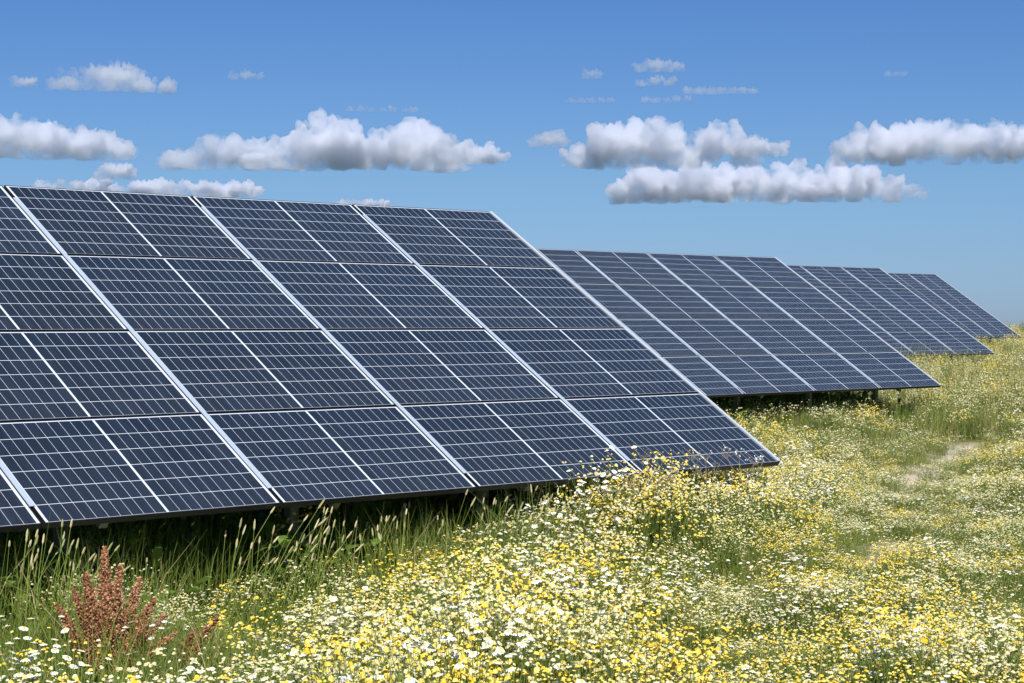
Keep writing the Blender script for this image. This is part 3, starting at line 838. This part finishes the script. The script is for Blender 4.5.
def cloud(label, x0, x1, y_top, y_base, lumps, seed, wispy=0, flat=.22, amp=1.0):
    """lumps: (fraction along the cloud, height fraction, radius fraction of the height)"""
    el = math.atan((HOR - y_base) / F_PX)
    d = BASE_H / math.tan(el); px = d / F_PX
    yaw = YAW + math.atan((.5 * (x0 + x1) - 512) / F_PX)
    ctr = Vector((CAM.x + d * math.sin(yaw), CAM.y + d * math.cos(yaw), CAM.z + BASE_H))
    W, H = (x1 - x0) * px, (y_base - y_top) * px
    rg = random.Random(seed); bm = bmesh.new()
    for (fx, fz, fr) in lumps:
        r = fr * H * .88; fz = fz * .86
        for q in range(7):
            k = 1 if q == 0 else rg.uniform(.30, .62)
            c = Vector(((fx - .5) * W + (0 if q == 0 else rg.uniform(-1.1, 1.1) * r), rg.uniform(-.6, .5) * H * (1 if q else .3), fz * H + (0 if q == 0 else rg.uniform(-.5, .62) * r)))
            M = Matrix.Translation(c) @ Matrix.Diagonal((r * k * 1.25, r * k * 1.3, r * k, 1))
            bmesh.ops.create_icosphere(bm, subdivisions=3, radius=1, matrix=M)
    me = bpy.data.meshes.new("cloud"); bm.to_mesh(me); bm.free()
    tmp = bpy.data.objects.new("cloud_body", me); COL.objects.link(tmp)
    md = tmp.modifiers.new("union", 'REMESH'); md.mode = 'VOXEL'; md.voxel_size = max(H / 60, W / 330)
    dg = bpy.context.evaluated_depsgraph_get()
    new = bpy.data.meshes.new_from_object(tmp.evaluated_get(dg))
    COL.objects.unlink(tmp); bpy.data.objects.remove(tmp)
    n = len(new.vertices); P = np.empty(n * 3); new.vertices.foreach_get("co", P); P = P.reshape(-1, 3)
    Nn = np.empty(n * 3); new.vertex_normals.foreach_get("vector", Nn) if hasattr(new, "vertex_normals") else new.vertices.foreach_get("normal", Nn)
    Nn = Nn.reshape(-1, 3)
    D = np.zeros(n); a = .15 * H * amp; sc = .40 * H
    for o in range(5):
        v = noise3(P / sc + seed * 7.7 + o * 13.1, seed + o)
        D += a * (np.abs(2 * v - 1) * 2.4 - .75); a *= .50; sc *= .48
    P = P + Nn * D[:, None]
    P[:, 2] = np.where(P[:, 2] < 0, P[:, 2] * flat, P[:, 2])
    t = np.clip(P[:, 2] / (.62 * H), 0, 1)                      # the body bulges out above a narrower base
    P[:, 1] *= .30 + .70 * t * t * (3 - 2 * t)
    new.vertices.foreach_set("co", P.ravel()); new.update()
    tmp = bpy.data.objects.new("cloud_body", new); COL.objects.link(tmp)
    md = tmp.modifiers.new("union", 'REMESH'); md.mode = 'VOXEL'; md.voxel_size = max(H / 80, W / 480)
    dg = bpy.context.evaluated_depsgraph_get(); fin = bpy.data.meshes.new_from_object(tmp.evaluated_get(dg))
    COL.objects.unlink(tmp); bpy.data.objects.remove(tmp); new = fin
    new.materials.clear(); new.materials.append((M_CLOUD, M_WISP, M_THIN)[wispy])
    new.name = "cloud"
    o = link(bpy.data.objects.new("cloud", new)); o.location = ctr; o.rotation_euler = (0, 0, -yaw)
    tag(o, label, "cloud", "clouds in the blue sky", "thing")
    return o
def row(n, seed, hmin=.25, hmax=.5):
    rg = random.Random(seed); return [((i + .5) / n, rg.uniform(.12, .3), rg.uniform(hmin, hmax)) for i in range(n)]

cloud("large long white cloud above the near array, rising to two rounded tops", 152, 470, 118, 170,
      [(.06, .12, .16), (.14, .18, .24), (.24, .22, .32), (.34, .25, .36), (.44, .28, .40), (.54, .42, .52), (.60, .50, .50), (.67, .30, .42), (.75, .45, .45), (.82, .50, .48), (.88, .30, .40), (.95, .2, .25)], 1)
cloud("small ragged cloud trailing off the right end of the large long cloud", 440, 506, 137, 164, [(.2, .3, .45), (.45, .35, .5), (.7, .3, .42), (.88, .25, .25)], 2, 2)
cloud("white cloud cut off by the left edge of the photo", -60, 131, 124, 162, [(.1, .4, .5), (.25, .45, .52), (.38, .4, .55), (.48, .5, .5), (.6, .4, .52), (.72, .35, .5), (.83, .3, .42), (.93, .2, .28)], 3)
cloud("small flat-based white cloud high at the upper left", 44, 178, 65, 96, [(.12, .15, .25), (.25, .25, .36), (.4, .4, .46), (.52, .5, .50), (.63, .4, .46), (.75, .2, .34), (.88, .15, .22)], 4)
cloud("tiny puff left of the high cloud at the upper left", 11, 38, 83, 95, [(.3, .4, .5), (.7, .4, .45)], 5, 2)
cloud("faint grey puff right of the small flat-based cloud at the upper left", 225, 268, 71, 82, [(.2, .3, .4), (.5, .4, .5), (.8, .3, .4)], 6, 1)
cloud("low pale cloud just over the near array's top edge at the left", 40, 122, 170, 196, row(6, 7), 7, 2, amp=.8)
cloud("small pale puff over the low cloud at the left", 100, 135, 163, 182, [(.3, .4, .5), (.7, .4, .5)], 8, 2)
cloud("low pale cloud under the large long cloud, touching the array's top edge", 138, 255, 170, 198, row(8, 9, .3, .5), 9, 2, amp=.8)
cloud("scrap of cloud peeping over the middle of the near array's top edge", 338, 392, 195, 209, row(4, 10, .4, .5), 10, 2)
cloud("faint grey streak above the large long cloud", 345, 420, 104, 112, row(7, 11, .3, .5), 11, 1)
cloud("small round cloud left of the twin-topped cloud at centre right", 527, 570, 127, 147, [(.25, .35, .42), (.5, .4, .5), (.75, .35, .42)], 12)
cloud("white cloud at centre right with a tall left top and smaller right one", 560, 755, 119, 167,
      [(.07, .18, .25), (.2, .22, .34), (.3, .45, .48), (.4, .52, .50), (.5, .50, .46), (.6, .28, .36), (.7, .28, .3), (.76, .62, .34), (.84, .55, .32), (.92, .3, .3)], 13)
cloud("grey ragged cloud at the right end of the twin-topped cloud", 735, 788, 133, 158, [(.2, .4, .45), (.5, .35, .45), (.8, .3, .35)], 14, 2, amp=1.2)
cloud("broad low white cloud at centre right, below the twin-topped cloud", 618, 925, 158, 203,
      [(.05, .3, .4), (.14, .4, .45), (.24, .45, .5), (.34, .5, .5), (.44, .45, .48), (.54, .35, .46), (.63, .38, .44), (.72, .5, .46), (.8, .38, .4), (.88, .28, .36), (.95, .22, .24)], 15)
cloud("white cloud running out of the photo's right edge", 842, 1075, 122, 168,
      [(.05, .35, .35), (.13, .45, .42), (.24, .5, .48), (.34, .52, .46), (.44, .5, .48), (.55, .55, .5), (.66, .5, .5), (.78, .45, .48), (.9, .35, .4)], 16)
cloud("small white puff, top of the stack of little clouds right of centre", 629, 686, 58, 73, [(.2, .35, .42), (.45, .45, .5), (.7, .4, .46), (.88, .3, .3)], 17, 2)
cloud("small puff in the middle of the stack of little clouds", 630, 680, 75, 87, [(.2, .3, .4), (.5, .4, .5), (.8, .3, .4)], 18, 2)
cloud("thin streak running right from the stack of little clouds", 684, 757, 83, 95, row(7, 19, .35, .5), 19, 1)
cloud("faint grey puff at the left of the stack of little clouds", 579, 605, 68, 79, [(.3, .4, .5), (.7, .4, .45)], 20, 1)
cloud("faint flat wisp, lower left of the stack of little clouds", 567, 616, 95, 103, row(5, 21, .4, .5), 21, 1)
cloud("faint flat wisp under the stack of little clouds", 640, 692, 94, 103, row(5, 22, .4, .5), 22, 1)
cloud("faintest tiny wisp high above the right-edge cloud", 884, 906, 74, 81, row(3, 23, .4, .5), 23, 1)
